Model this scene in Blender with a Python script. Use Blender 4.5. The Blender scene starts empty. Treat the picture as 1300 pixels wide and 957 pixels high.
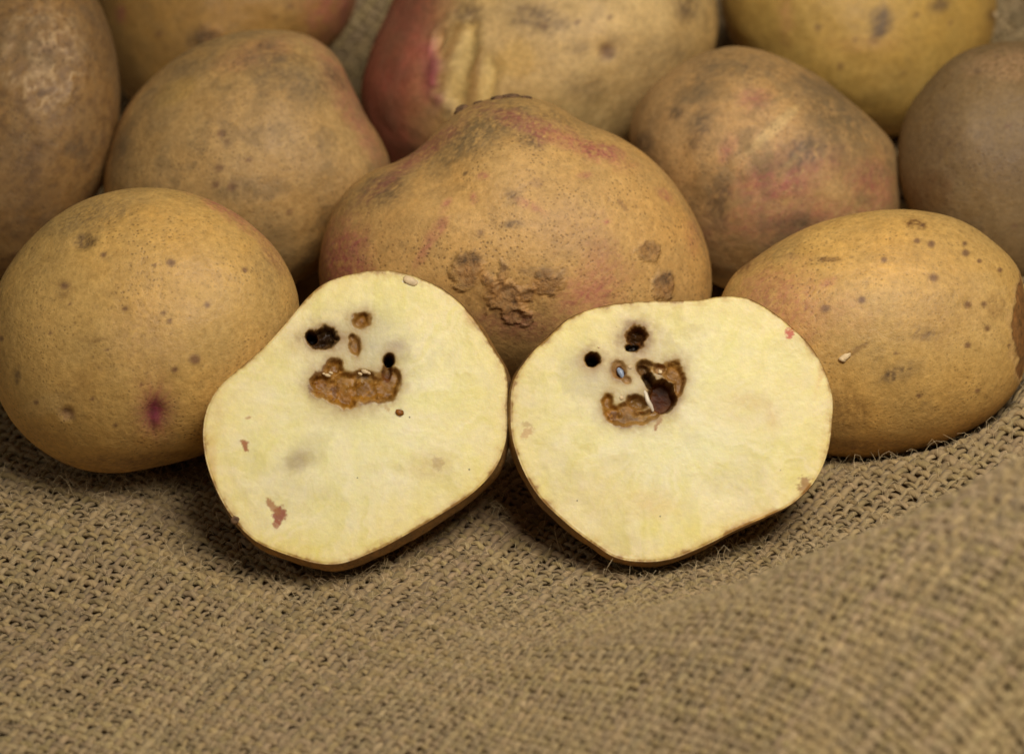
import bpy, math
import numpy as np
from mathutils import Vector

# ------------------------------------------------------------------ camera, world, lights
scene = bpy.context.scene
COL = scene.collection
PITCH = math.radians(35)
DIST = 0.695
TARGET = np.array([0.0, 0.0, 0.030])
FWD = np.array([0, math.cos(PITCH), -math.sin(PITCH)])
UP = np.array([0, math.sin(PITCH), math.cos(PITCH)])
RIGHT = np.array([1.0, 0, 0])
CAM = TARGET - FWD * DIST
LENS = 100.0
FPX = 1300 * LENS / 36.0            # focal length in pixels of the photograph

cam_d = bpy.data.cameras.new('camera')
cam_d.lens = LENS; cam_d.sensor_width = 36; cam_d.clip_start = 0.01; cam_d.clip_end = 20
cam_d.dof.use_dof = True; cam_d.dof.focus_distance = 0.688; cam_d.dof.aperture_fstop = 10.2
cam = bpy.data.objects.new('camera', cam_d); COL.objects.link(cam)
cam.location = CAM; cam.rotation_euler = (math.radians(90) - PITCH, 0, 0)
scene.camera = cam

world = bpy.data.worlds.new('World'); scene.world = world; world.use_nodes = True
bg = world.node_tree.nodes['Background']
bg.inputs[0].default_value = (1.0, 0.95, 0.88, 1); bg.inputs[1].default_value = 0.036

def area(name, loc, aim, size, power, colour=(1, 0.95, 0.87)):
    l = bpy.data.lights.new(name, 'AREA'); l.shape = 'RECTANGLE'
    l.size, l.size_y = size; l.energy = power; l.color = colour
    o = bpy.data.objects.new(name, l); COL.objects.link(o); o.location = loc
    o.rotation_euler = (Vector(aim) - Vector(loc)).to_track_quat('-Z', 'Y').to_euler()
    return o
area('softbox', (0.17, -0.22, 0.59), (0.0, 0.0, 0.0), (0.30, 0.24), 3.85)
area('fill_softbox', (-0.75, -0.35, 0.50), (0, 0, 0.02), (0.4, 0.4), 0.38)
scene.view_settings.view_transform = 'Standard'; scene.view_settings.look = 'None'
scene.view_settings.exposure = 0.0; scene.view_settings.gamma = 1.0

# ------------------------------------------------------------------ numeric helpers
def lin(c, gain=1.0):
    c = np.asarray(c, float) / 255.0
    return np.where(c <= 0.04045, c / 12.92, ((c + 0.055) / 1.055) ** 2.4) * gain
GAIN = 1.45                          # from the tone on screen to a base colour
def hashv(i, j, k, seed):
    n = (i * 374761393 + j * 668265263 + k * 2147483647 + seed * 144269504) & 0xFFFFFFFF
    n = ((n ^ (n >> 13)) * 1274126177) & 0xFFFFFFFF
    n = ((n ^ (n >> 16)) * 2246822519) & 0xFFFFFFFF
    return ((n ^ (n >> 15)) & 0xFFFF) / 65535.0 * 2 - 1
def vnoise(P, seed=0):
    P = np.asarray(P, float); I = np.floor(P).astype(np.int64); F = P - I
    F = F * F * F * (F * (F * 6 - 15) + 10)
    out = 0
    for a in (0, 1):
        wa = F[:, 0] if a else 1 - F[:, 0]
        for b in (0, 1):
            wb = F[:, 1] if b else 1 - F[:, 1]
            for c in (0, 1):
                wc = F[:, 2] if c else 1 - F[:, 2]
                out = out + wa * wb * wc * hashv(I[:, 0] + a, I[:, 1] + b, I[:, 2] + c, seed)
    return out
def fbm(P, scale, octaves=4, seed=0, gain=0.55):
    s = 0; a = 1; t = 0
    for o in range(octaves):
        s = s + a * vnoise(P * scale * 2.03 ** o + o * 17.3, seed + o); t += a; a *= gain
    return s / t
def smooth(e0, e1, x):
    t = np.clip((x - e0) / (e1 - e0), 0, 1); return t * t * (3 - 2 * t)
def ray(px, py):                     # direction with unit depth along the view axis
    px = np.asarray(px, float)[..., None]; py = np.asarray(py, float)[..., None]
    return FWD + RIGHT * (px - 650) / FPX - UP * (py - 478.5) / FPX
def polar(pts, c, n=720):            # smooth closed outline r(theta) through the points
    p = np.array(pts, float); d = p - np.array(c)
    th = np.arctan2(-d[:, 1], d[:, 0]); r = np.hypot(d[:, 0], d[:, 1])
    o = np.argsort(th); th = th[o]; r = r[o]
    T = np.concatenate([th - 2 * math.pi, th, th + 2 * math.pi]); R = np.concatenate([r, r, r])
    g = np.linspace(-math.pi, math.pi, n, endpoint=False)
    m = np.gradient(R, T)            # Hermite
    k = np.searchsorted(T, g, side='right') - 1
    h = T[k + 1] - T[k]; t = (g - T[k]) / h
    y = (2*t**3-3*t**2+1)*R[k] + (t**3-2*t**2+t)*h*m[k] + (-2*t**3+3*t**2)*R[k+1] + (t**3-t**2)*h*m[k+1]
    ker = np.exp(-np.linspace(-2, 2, 13) ** 2); ker /= ker.sum()
    y = np.convolve(np.concatenate([y[-6:], y, y[:6]]), ker, 'valid')
    def f(a):
        return np.interp((np.asarray(a) + math.pi) % (2 * math.pi) - math.pi, np.append(g, math.pi), np.append(y, y[0]))
    return f
def disc_grid(N):                    # (N+1)^2 grid mapped onto the unit disc; quads; boundary loop
    a = np.linspace(-1, 1, N + 1); X, Y = np.meshgrid(a, a)
    U = X * np.sqrt(1 - Y ** 2 / 2); V = Y * np.sqrt(1 - X ** 2 / 2)
    i = np.arange((N + 1) ** 2).reshape(N + 1, N + 1)
    q = np.stack([i[:-1, :-1], i[:-1, 1:], i[1:, 1:], i[1:, :-1]], -1).reshape(-1, 4)
    loop = np.concatenate([i[0, :-1], i[:-1, -1], i[-1, :0:-1], i[:0:-1, 0]])
    return U.ravel(), V.ravel(), q, loop
def vnormals(V, Q):
    fn = np.cross(V[Q[:, 2]] - V[Q[:, 0]], V[Q[:, 3]] - V[Q[:, 1]])
    n = np.zeros_like(V)
    for k in range(4): 
        for a in range(3): n[:, a] += np.bincount(Q[:, k], fn[:, a], len(V))
    return n / np.maximum(np.linalg.norm(n, axis=1, keepdims=True), 1e-20)

def build(name, V, Q, mat, parent=None, colour=None, mask=None, normals=None, uv=None, origin=None, flip=False):
    """one mesh object; V in world metres, Q quads"""
    V = np.asarray(V, float); Q = np.asarray(Q)
    if flip: Q = Q[:, ::-1]
    used = np.unique(Q); re = np.full(len(V), -1); re[used] = np.arange(len(used)); Q = re[Q]
    V = V[used]
    if origin is None: origin = np.array([0, 0, 0.0])
    me = bpy.data.meshes.new(name)
    me.vertices.add(len(V)); me.vertices.foreach_set('co', (V - origin).astype(np.float32).ravel())
    me.loops.add(Q.size); me.loops.foreach_set('vertex_index', Q.astype(np.int32).ravel())
    me.polygons.add(len(Q)); me.polygons.foreach_set('loop_start', np.arange(0, Q.size, Q.shape[1], dtype=np.int32))
    me.update(calc_edges=True)
    me.polygons.foreach_set('use_smooth', np.ones(len(Q), bool))
    if colour is not None:
        a = me.attributes.new('Col', 'FLOAT_COLOR', 'POINT')
        a.data.foreach_set('color', np.c_[np.clip(colour[used], 0.002, 0.95), np.ones(len(used))].astype(np.float32).ravel())
    if mask is not None:
        a = me.attributes.new('Mask', 'FLOAT_COLOR', 'POINT')
        a.data.foreach_set('color', (mask[used] if mask.shape[1] == 4 else np.c_[mask[used], np.zeros(len(used))]).astype(np.float32).ravel())
    if uv is not None:
        a = me.attributes.new('Along', 'FLOAT_VECTOR', 'POINT')
        a.data.foreach_set('vector', uv[used].astype(np.float32).ravel())
    me.materials.append(mat)
    if normals is not None: me.normals_split_custom_set_from_vertices(normals[used].astype(np.float32))
    o = bpy.data.objects.new(name, me); COL.objects.link(o)
    if parent is not None: o.parent = parent; 
    o.location = Vector(origin) - (parent.location if parent is not None else Vector((0, 0, 0)))
    return o
def tag(o, label=None, cat=None, group=None, kind=None):
    for k, v in (('label', label), ('category', cat), ('group', group), ('kind', kind)):
        if v: o[k] = v
    return o
def empty(name, loc):
    o = bpy.data.objects.new(name, None); o.empty_display_size = 0.01; COL.objects.link(o); o.location = loc; return o

# ------------------------------------------------------------------ materials
class NT:
    def __init__(s, name):
        s.m = bpy.data.materials.new(name); s.m.use_nodes = True
        s.t = s.m.node_tree; s.p = s.t.nodes['Principled BSDF']
    def n(s, typ, ins=None, **props):
        x = s.t.nodes.new(typ)
        for k, v in props.items(): setattr(x, k, v)
        for k, v in (ins or {}).items():
            if hasattr(v, 'node'): s.t.links.new(v, x.inputs[k])
            else: x.inputs[k].default_value = v
        return x
    def math(s, op, a, b=0.0, clamp=False):
        return s.n('ShaderNodeMath', {0: a, 1: b}, operation=op, use_clamp=clamp).outputs[0]
    def ramp(s, v, a, b, c=0.0, d=1.0):
        return s.n('ShaderNodeMapRange', {'Value': v, 'From Min': a, 'From Max': b, 'To Min': c, 'To Max': d}).outputs[0]
    def mix(s, f, a, b, mode='MIX'):
        x = s.t.nodes.new('ShaderNodeMix'); x.data_type = 'RGBA'; x.blend_type = mode
        for k, v in ((0, f), (6, a), (7, b)):
            if hasattr(v, 'node'): s.t.links.new(v, x.inputs[k])
            else: x.inputs[k].default_value = v
        return x.outputs[2]
    def noise(s, vec, scale, detail=4, rough=0.6):
        return s.n('ShaderNodeTexNoise', {'Vector': vec, 'Scale': scale, 'Detail': detail, 'Roughness': rough}).outputs[0]
    def link(s, out, name): s.t.links.new(out, s.p.inputs[name])

def skin_material():
    t = NT('potato_skin')
    co = t.n('ShaderNodeTexCoord').outputs['Object']
    col = t.n('ShaderNodeAttribute', attribute_name='Col').outputs['Color']
    ma = t.n('ShaderNodeAttribute', attribute_name='Mask'); mk = t.n('ShaderNodeSeparateColor', {0: ma.outputs['Color']}); crust = ma.outputs['Alpha']
    speck, dirt, gloss = mk.outputs[0], mk.outputs[1], mk.outputs[2]
    warp = t.n('ShaderNodeTexNoise', {'Vector': co, 'Scale': 300.0, 'Detail': 2.0}).outputs[1]
    wco = t.n('ShaderNodeVectorMath', {0: co, 1: t.n('ShaderNodeVectorMath', {0: warp, 'Scale': 0.0012}, operation='SCALE').outputs[0]}, operation='ADD').outputs[0]
    grain = t.noise(co, 620.0, 5, 0.7); mid = t.noise(co, 170.0, 5, 0.65); big = t.noise(co, 48.0, 4, 0.6)
    c = t.mix(1.0, col, t.n('ShaderNodeCombineColor', {0: t.ramp(grain, .25, .75, .72, 1.24), 1: t.ramp(grain, .25, .75, .70, 1.25), 2: t.ramp(grain, .25, .75, .66, 1.28)}).outputs[0], 'MULTIPLY')
    c = t.mix(1.0, c, t.n('ShaderNodeCombineColor', {0: t.ramp(mid, .25, .75, .86, 1.13), 1: t.ramp(mid, .25, .75, .84, 1.15), 2: t.ramp(mid, .25, .75, .84, 1.16)}).outputs[0], 'MULTIPLY')
    # lenticels: fine pin-pricks, in drifts
    v1 = t.n('ShaderNodeTexVoronoi', {'Vector': wco, 'Scale': 860.0, 'Randomness': 1.0}).outputs['Distance']
    d1 = t.ramp(v1, .10, .36, .85, 0.0)
    gate = t.ramp(t.noise(co, 75.0, 3), .38, .62, 0.1, 1.0)
    f1 = t.math('MULTIPLY', t.math('MULTIPLY', d1, gate), speck, True)
    c = t.mix(f1, c, (0.085, 0.043, 0.018, 1))
    # sparse bigger brown flecks
    v2 = t.n('ShaderNodeTexVoronoi', {'Vector': wco, 'Scale': 165.0, 'Randomness': 1.0}).outputs['Distance']
    f2 = t.math('MULTIPLY', t.ramp(v2, .05, .16, .6, 0.0), t.ramp(t.noise(co, 90.0, 2), .48, .58), True)
    c = t.mix(t.math('MULTIPLY', f2, speck, True), c, (0.10, 0.055, 0.03, 1))
    # dusty soil film
    soil = t.math('MULTIPLY', t.ramp(t.math('ADD', t.math('MULTIPLY', big, .55), t.math('MULTIPLY', mid, .45)), .46, .62), dirt, True)
    c = t.mix(soil, c, (0.155, 0.100, 0.046, 1))
    gr = t.noise(co, 1250.0, 3, .7); c = t.mix(t.math('MULTIPLY', t.ramp(gr, .56, .72), t.ramp(t.noise(co, 110.0, 4, .7), .40, .62, .05, .55), True), c, (0.12, 0.072, 0.035, 1))
    # papery skin: a faint net of fine cracks, in patches
    net = t.n('ShaderNodeTexVoronoi', {'Vector': wco, 'Scale': 640.0}, feature='DISTANCE_TO_EDGE').outputs['Distance']
    nm = t.math('MULTIPLY', t.ramp(net, .0, .12, 1.0, 0.0), t.ramp(t.noise(co, 85.0, 4, .65), .46, .62, 0.0, 1.0), True)
    c = t.mix(t.math('MULTIPLY', nm, .07), c, (0.16, 0.10, 0.05, 1))
    # corky crust of the scabs: cracked and flaky
    cr = t.noise(wco, 460.0, 6, .75); ck = t.n('ShaderNodeTexVoronoi', {'Vector': wco, 'Scale': 420.0}, feature='DISTANCE_TO_EDGE').outputs['Distance']
    ckm = t.math('MULTIPLY', t.ramp(ck, .0, .16, 1.0, 0.0), crust, True)
    c = t.mix(t.math('MULTIPLY', ckm, .14), c, (0.05, 0.028, 0.014, 1))
    c = t.mix(t.math('MULTIPLY', t.ramp(cr, .50, .68), t.math('MULTIPLY', crust, .65), True), c, (0.42, 0.26, 0.11, 1))
    c = t.mix(t.math('MULTIPLY', t.ramp(cr, .47, .34), t.math('MULTIPLY', crust, .7), True), c, (0.06, 0.035, 0.018, 1))
    t.link(c, 'Base Color')
    hc = t.math('MULTIPLY', t.math('SUBTRACT', t.math('MULTIPLY', cr, 3.0), t.math('MULTIPLY', ckm, .2)), crust)
    h = t.math('ADD', t.math('ADD', hc, t.math('SUBTRACT', t.math('MULTIPLY', grain, .62), t.math('MULTIPLY', nm, .04))), t.math('ADD', t.math('MULTIPLY', mid, .9), t.math('MULTIPLY', f1, -.35)))
    b = t.n('ShaderNodeBump', {'Height': h, 'Strength': 0.6, 'Distance': 0.0006}).outputs[0]
    t.link(b, 'Normal')
    t.link(t.math('ADD', t.math('SUBTRACT', t.ramp(mid, .3, .7, .50, .66), t.math('MULTIPLY', gloss, .22)), t.math('MULTIPLY', soil, .2)), 'Roughness')
    t.p.inputs['Specular IOR Level'].default_value = 0.42
    t.p.inputs['Subsurface Weight'].default_value = 0.04
    t.p.inputs['Subsurface Radius'].default_value = (0.003, 0.0016, 0.0006)
    t.p.inputs['Subsurface Scale'].default_value = 1.0
    return t.m
def flesh_material():
    t = NT('potato_flesh')
    co = t.n('ShaderNodeTexCoord').outputs['Object']
    col = t.n('ShaderNodeAttribute', attribute_name='Col').outputs['Color']
    mk = t.n('ShaderNodeSeparateColor', {0: t.n('ShaderNodeAttribute', attribute_name='Mask').outputs['Color']})
    wet, rot = mk.outputs[0], mk.outputs[1]
    g = t.noise(co, 900.0, 4, .65); m = t.noise(co, 220.0, 5, .6)
    c = t.mix(1.0, col, t.n('ShaderNodeCombineColor', {0: t.ramp(g, .25, .75, .95, 1.05), 1: t.ramp(g, .25, .75, .95, 1.05), 2: t.ramp(m, .25, .75, .88, 1.12)}).outputs[0], 'MULTIPLY')
    dk = t.math('MULTIPLY', t.ramp(t.noise(co, 420.0, 6, .75), .45, .66, 0, .75), rot, True)
    c = t.mix(dk, c, (0.03, 0.014, 0.005, 1))
    # pin-point black soil specks left by the knife
    v = t.n('ShaderNodeTexVoronoi', {'Vector': co, 'Scale': 190.0, 'Randomness': 1.0}).outputs['Distance']
    sp = t.math('MULTIPLY', t.ramp(v, .030, .055, .8, 0.0), t.ramp(t.noise(co, 60.0, 2), .53, .55), True)
    c = t.mix(sp, c, (0.05, 0.035, 0.02, 1))
    t.link(c, 'Base Color')
    h = t.math('ADD', t.math('MULTIPLY', g, .5), t.math('MULTIPLY', m, t.ramp(rot, 0, 1, .6, .9)))
    t.link(t.n('ShaderNodeBump', {'Height': h, 'Strength': 0.30, 'Distance': 0.0005}).outputs[0], 'Normal')
    t.link(t.math('SUBTRACT', t.ramp(m, .3, .7, .34, .50), t.math('MULTIPLY', wet, .06)), 'Roughness')
    t.link(t.ramp(rot, 0, .8, .42, .10), 'Specular IOR Level')
    t.p.inputs['Subsurface Weight'].default_value = 0.30
    t.p.inputs['Subsurface Radius'].default_value = (0.0030, 0.0021, 0.0009)
    t.p.inputs['Subsurface Scale'].default_value = 1.0
    return t.m
def yarn_material():
    t = NT('jute_yarn')
    av = t.n('ShaderNodeAttribute', attribute_name='Along').outputs['Vector']
    col = t.n('ShaderNodeAttribute', attribute_name='Col').outputs['Color']
    s = t.n('ShaderNodeVectorMath', {0: av, 1: (650.0, 6.0, 1.0)}, operation='MULTIPLY').outputs[0]
    a = t.noise(s, 1.0, 3, .6)
    s2 = t.n('ShaderNodeVectorMath', {0: av, 1: (120.0, 1.2, 1.0)}, operation='MULTIPLY').outputs[0]
    b = t.noise(s2, 1.0, 3, .6)
    k = t.math('MULTIPLY', t.ramp(a, .28, .72, .74, 1.22), t.ramp(b, .3, .7, .80, 1.18))
    c = t.mix(1.0, col, t.n('ShaderNodeCombineColor', {0: k, 1: k, 2: k}).outputs[0], 'MULTIPLY')
    t.link(c, 'Base Color')
    t.link(t.n('ShaderNodeBump', {'Height': a, 'Strength': 0.7, 'Distance': 0.0005}).outputs[0], 'Normal')
    t.p.inputs['Roughness'].default_value = 0.75; t.p.inputs['Specular IOR Level'].default_value = 0.2
    t.p.inputs['Sheen Weight'].default_value = 0.08
    return t.m
def plain(name, rgb, rough=0.7, scale=400.0, lo=.7, hi=1.25):
    t = NT(name); co = t.n('ShaderNodeTexCoord').outputs['Object']
    k = t.ramp(t.noise(co, scale, 4, .65), .3, .7, lo, hi)
    t.link(t.mix(1.0, (*rgb, 1), t.n('ShaderNodeCombineColor', {0: k, 1: k, 2: k}).outputs[0], 'MULTIPLY'), 'Base Color')
    t.p.inputs['Roughness'].default_value = rough; t.p.inputs['Specular IOR Level'].default_value = 0.3
    return t.m
M_SKIN, M_FLESH, M_YARN = skin_material(), flesh_material(), yarn_material()
M_LINING = plain('sack_lining', tuple(lin((150, 127, 88), 1.15)), .9, 900.0)
M_FIBRE = plain('jute_fibre', tuple(lin((186, 164, 124), 1.4)), .7)
M_CRUST_SHADOW = plain('crust_and_shadow', tuple(lin((92, 68, 46), 1.3)), .9, 900.0, .35, 1.7)
M_ROT = plain('rot_crumb', tuple(lin((112, 66, 18), 1.3)), .4, 900.0, .5, 1.6)
M_CHIP_GLINT = plain('chip_and_glint', tuple(lin((190, 165, 125), 1.4)), .5, 500.0)
M_THREAD = plain('pale_larva', tuple(lin((205, 190, 165), 1.3)), .35, 300.0, .85, 1.1)

# ------------------------------------------------------------------ marks on a surface
PAINT = {'red': (144, 74, 58), 'pink': (150, 62, 72), 'magenta': (110, 22, 42), 'grey': (108, 84, 46), 'soot': (92, 69, 39),
         'dot': (96, 64, 36), 'scab': (158, 108, 48), 'brown': (92, 58, 24), 'pale': (196, 160, 92), 'yellow': (170, 130, 56),
         'tan': (150, 112, 68), 'cream': (205, 175, 105), 'dark': (62, 42, 26), 'olive': (140, 112, 56)}
def ell(PX, PY, x, y, rx, ry, ang):
    a = math.radians(ang); dx, dy = PX - x, -(PY - y)
    u = (dx * math.cos(a) + dy * math.sin(a)) / rx; v = (-dx * math.sin(a) + dy * math.cos(a)) / ry
    return np.sqrt(u * u + v * v)

TOUCH = []                            # all vertices of the potatoes, used to lay the cloth
SHAPES = []
def solve(fn):                        # depth at which the lowest point of fn(depth) rests on its ground height
    lo, hi = 0.45, 1.25
    for _ in range(40):
        m = (lo + hi) / 2
        if fn(m) > 0: lo = m
        else: hi = m
    return (lo + hi) / 2

def potato(outline, c, depth_k, base, marks, label, N, seed, speck=.6, dirt=.35, gloss=.2, ground=0.0, lump=.02, extra=None):
    f = polar(outline, c)
    U, W, Q, loop = disc_grid(N)
    rho = np.hypot(U, W); th = np.arctan2(W, U); PHI = math.radians(118)
    phi = rho * PHI
    rings = 14; L = len(loop); nf = len(U)
    tr, pr = [th], [phi]; quads = [Q]; prev = loop
    for k in range(1, rings + 1):
        ph = PHI + (math.pi - PHI) * min(k / rings, 0.985)
        tr.append(th[loop]); pr.append(np.full(L, ph))
        cur = nf + (k - 1) * L + np.arange(L)
        quads.append(np.stack([prev, cur, np.roll(cur, -1), np.roll(prev, -1)], -1)); prev = cur
    Q = np.concatenate(quads); th = np.concatenate(tr); phi = np.concatenate(pr)
    r = f(th); rm = r.mean()
    # far from the outline, the outline's dents fade out
    s = np.sin(phi); rr = r * s; PX = c[0] + rr * np.cos(th); PY = c[1] - rr * np.sin(th)
    Zp = np.cos(phi) * rm * depth_k
    D = np.stack([s * np.cos(th), s * np.sin(th), np.cos(phi)], -1)
    lumpy = fbm(D, 1.5, 2, seed) * lump + fbm(D, 4.5, 3, seed + 5) * lump * .35
    k = 1 + lumpy
    front = np.cos(phi) > -0.05
    dz = np.zeros(len(th)); colour = np.tile(lin(base, GAIN), (len(th), 1))
    P3 = np.stack([rr * np.cos(th), rr * np.sin(th), Zp], -1) * 0.1923   # mm
    n1 = fbm(P3, .045, 3, seed + 11); n2 = fbm(P3, .16, 4, seed + 21); n3 = fbm(P3, .55, 4, seed + 31)
    colour *= (1 + .14 * n1 + .10 * n2)[:, None]
    colour = colour * (1 + np.c_[n1 * .05, -n1 * .02, -n1 * .16])
    gm = smooth(.12, .5, n2 + .35 * n3 + .5 * n1)[:, None] * dirt
    colour = colour * (1 - gm) + lin(PAINT['grey'], GAIN) * gm
    mask = np.c_[np.clip(speck * (1 + .6 * n1), 0, 1), np.clip(dirt * (1 + n1), 0, 1), np.full(len(th), gloss)]
    crust = np.zeros(len(th)); n4 = fbm(P3, 1.5, 2, seed + 37)
    groups = {}
    for mk in marks:
        kind, x, y, rx, ry, ang, st = mk[:7]; opt = mk[7] if len(mk) > 7 else {}
        brk = opt.get('break', .55 if kind in ('red', 'grey', 'soot', 'pink', 'tan', 'olive') else .25)
        e = ell(PX, PY, x, y, rx, ry, ang) + brk * (n2 * .7 + n3 * 1.0)
        sf = opt.get('soft', .75 if kind in ('red', 'grey', 'soot', 'tan', 'olive', 'pink') else .45)
        w = (1 - smooth(1 - sf, 1 + sf * .35, e)) * st * front
        if kind == 'soot': w = np.minimum(w * 1.25, .95)
        if kind == 'red': w = w * .9
        if kind in ('grey', 'soot', 'red', 'olive', 'tan', 'brown'): w = np.clip(w * (1 + 1.1 * n4 + .7 * n3), 0, .95)
        colour = colour * (1 - w[:, None]) + lin(PAINT[kind], GAIN) * w[:, None]
        h = opt.get('h', 0)
        if h:
            w2 = (1 - smooth(.2, 1.25, ell(PX, PY, x, y, rx, ry, ang))) * front; dz += h * w2
        if kind == 'scab':
            e0 = ell(PX, PY, x, y, rx, ry, ang) + .45 * n3 + .75 * n2
            w2 = (1 - smooth(.75, 1.08, e0)) * front
            rough = fbm(P3, .62, 3, seed + 41); crack = 1 - np.abs(fbm(P3, .42, 3, seed + 51)) * 3.2
            ridge = np.exp(-((e0 - .86) / .13) ** 2) * front
            dz += w2 * (.10 + .55 * rough - .22 * np.clip(crack, 0, 1)) * opt.get('amp', 1.0) + ridge * .30 * opt.get('amp', 1.0)
            cc = np.clip(crack, 0, 1) * w2 * .4
            colour = colour * (1 - cc[:, None]) + lin((60, 42, 26), GAIN) * cc[:, None]
            lt = np.clip(rough * 1.3, 0, .5) * w2
            colour = colour * (1 - lt[:, None]) + lin((172, 122, 62), GAIN) * lt[:, None]
            mask[:, 0] *= 1 - w2; crust = np.maximum(crust, w2)
        if opt.get('part'): groups.setdefault(opt['part'], []).append(ell(PX, PY, x, y, rx, ry, ang) < 1.12)
    mask = np.c_[mask, crust]
    if extra: colour, dz, mask = extra(PX, PY, P3, colour, dz, mask, front, seed)
    colour = colour * np.array([1.09, 1.16, 1.50])
    ec = ray(*c)                                     # centre ray
    tw = -ec / np.linalg.norm(ec)
    def place(d):
        sc = d / FPX
        base_p = CAM + ec * d
        V = base_p + RIGHT * (rr * np.cos(th) * k * sc)[:, None] + UP * (rr * np.sin(th) * k * sc)[:, None] + tw * (Zp * (1 + 1.6 * lumpy) * sc)[:, None]
        return V
    d = solve(lambda m: place(m)[:, 2].min() - ground)
    V = place(d); nrm = vnormals(V, Q)
    if nrm[0] @ (V[0] - V.mean(0)) < 0: nrm = -nrm; Q = Q[:, ::-1]
    V = V + nrm * (dz * 1e-3)[:, None]
    nrm = vnormals(V, Q)
    org = np.array([V[:, 0].mean(), V[:, 1].mean(), V[:, 2].min()])
    fc = np.zeros(len(Q), int); names = list(groups)
    for gi, nme in enumerate(names):
        for m in groups[nme]: fc[(m & front)[Q].all(1)] = gi + 1
    o = build('potato', V, Q[fc == 0], M_SKIN, None, colour, mask, nrm, origin=org)
    for gi, nme in enumerate(names):
        for m in groups[nme]:
            fm = (m & front)[Q].all(1) & (fc == gi + 1)
            if fm.any(): 
                build(nme, V, Q[fm], M_SKIN, o, colour, mask, nrm, origin=org); fc[fm] = -1
    tag(o, label, 'potato', 'whole potatoes heaped on the sack')
    TOUCH.append(V); SHAPES.append((label, V, Q))
    print('POT %-46s depth %.3f  y %.3f z %.3f' % (label[:46], d, V[:, 1].mean(), V[:, 2].mean()))
    def surf(px, py):                                # nearest front vertex to a pixel, with normal
        i = np.argmin((PX - px) ** 2 + (PY - py) ** 2 + (~front) * 1e9); return V[i], nrm[i]
    return o, surf

def lump_mesh(p, n, size, seed, squash=(1, 1, .6), along=None):
    """small uneven pebble-like lump lying on a surface point"""
    U, W, Q, loop = disc_grid(8); rho = np.hypot(U, W); th = np.arctan2(W, U); nf = len(U); L = len(loop)
    ph = rho * math.radians(100); ths = [th, th[loop]]; phs = [ph, np.full(L, math.radians(150))]
    cur = nf + np.arange(L); Q = np.concatenate([Q, np.stack([loop, cur, np.roll(cur, -1), np.roll(loop, -1)], -1)])
    th = np.concatenate(ths); ph = np.concatenate(phs)
    D = np.stack([np.sin(ph) * np.cos(th), np.sin(ph) * np.sin(th), np.cos(ph)], -1)
    D = D * (1 + .35 * fbm(D, 1.6, 3, seed))[:, None] * np.array(squash) * size
    n = n / np.linalg.norm(n); a = np.cross(n, [0.3, .2, 1.0]) if along is None else along - n * (n @ along); a /= np.linalg.norm(a); b = np.cross(n, a)
    V = p + D[:, :1] * a + D[:, 1:2] * b + D[:, 2:] * n
    return V, Q

# ------------------------------------------------------------------ the ten whole potatoes
def netting(PX, PY, P3, colour, dz, mask, front, seed):
    w = (1 - smooth(.45, 1.2, ell(PX, PY, 48, 78, 62, 78, 10))) * front
    c1 = 1 - np.clip(np.abs(fbm(P3, .30, 3, seed + 61)) * 4.5, 0, 1)
    dz = dz + w * (c1 * .65)
    f = (w * c1 * .8)[:, None]
    colour = colour * (1 - f) + lin((178, 142, 88), GAIN) * f
    g = (np.clip(fbm(P3, .5, 3, seed + 71) * 1.6, 0, .45) * front)[:, None]
    colour = colour * (1 - g) + lin((84, 58, 32), GAIN) * g
    return colour, dz, mask
def gouge(PX, PY, P3, colour, dz, mask, front, seed):
    n3 = fbm(P3, .35, 3, seed + 61)
    e = ell(PX, PY, 596, 92, 40, 64, 10) + .35 * n3
    w = (1 - smooth(.75, 1.0, e)) * front
    groove = np.cos((PX - 590 + (PY - 85) * .25 + 8 * n3) / 40 * 2 * math.pi)
    dz = dz - w * (1.2 + .8 * groove * (1 + .8 * fbm(P3, .2, 2, seed + 95)))
    f = w[:, None]
    colour = colour * (1 - f) + lin((184, 150, 80), GAIN) * f
    g = (w * np.clip(-groove, 0, 1) * .75)[:, None]
    colour = colour * (1 - g) + lin((120, 78, 26), GAIN) * g
    rim = (np.exp(-((e - 1.0) / .13) ** 2) * front * (PX < 600)); dz = dz + rim * .9
    mask[:, 0] *= 1 - w
    # left end: whole blush of red with an uneven border
    e2 = smooth(582, 520, PX + 14 * fbm(P3, .12, 3, seed + 81) + (PY - 90) * .10) * front * .78
    colour = colour * (1 - e2[:, None]) + lin((138, 54, 44), GAIN) * (1 + .35 * fbm(P3, .12, 3, seed + 91))[:, None] * e2[:, None]
    return colour, dz, mask
def torn(PX, PY, P3, colour, dz, mask, front, seed):
    n3 = fbm(P3, .35, 4, seed + 61)
    e = PX + 11 * n3 - (1284 + .0028 * (PY - 420) ** 2)
    w = smooth(-3, 3.5, e) * front
    dz = dz - w * .5
    f = (w * .92)[:, None]
    colour = colour * (1 - f) + lin((104, 64, 24), GAIN) * (1 + .8 * n3[:, None] + .7 * fbm(P3, 1.2, 3, seed + 77)[:, None]) * f
    w2 = np.exp(-((e + 3) / 3.5) ** 2) * front * .4
    colour = colour * (1 - w2[:, None]) + lin((176, 136, 78), GAIN) * w2[:, None]
    return colour, dz, mask
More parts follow.
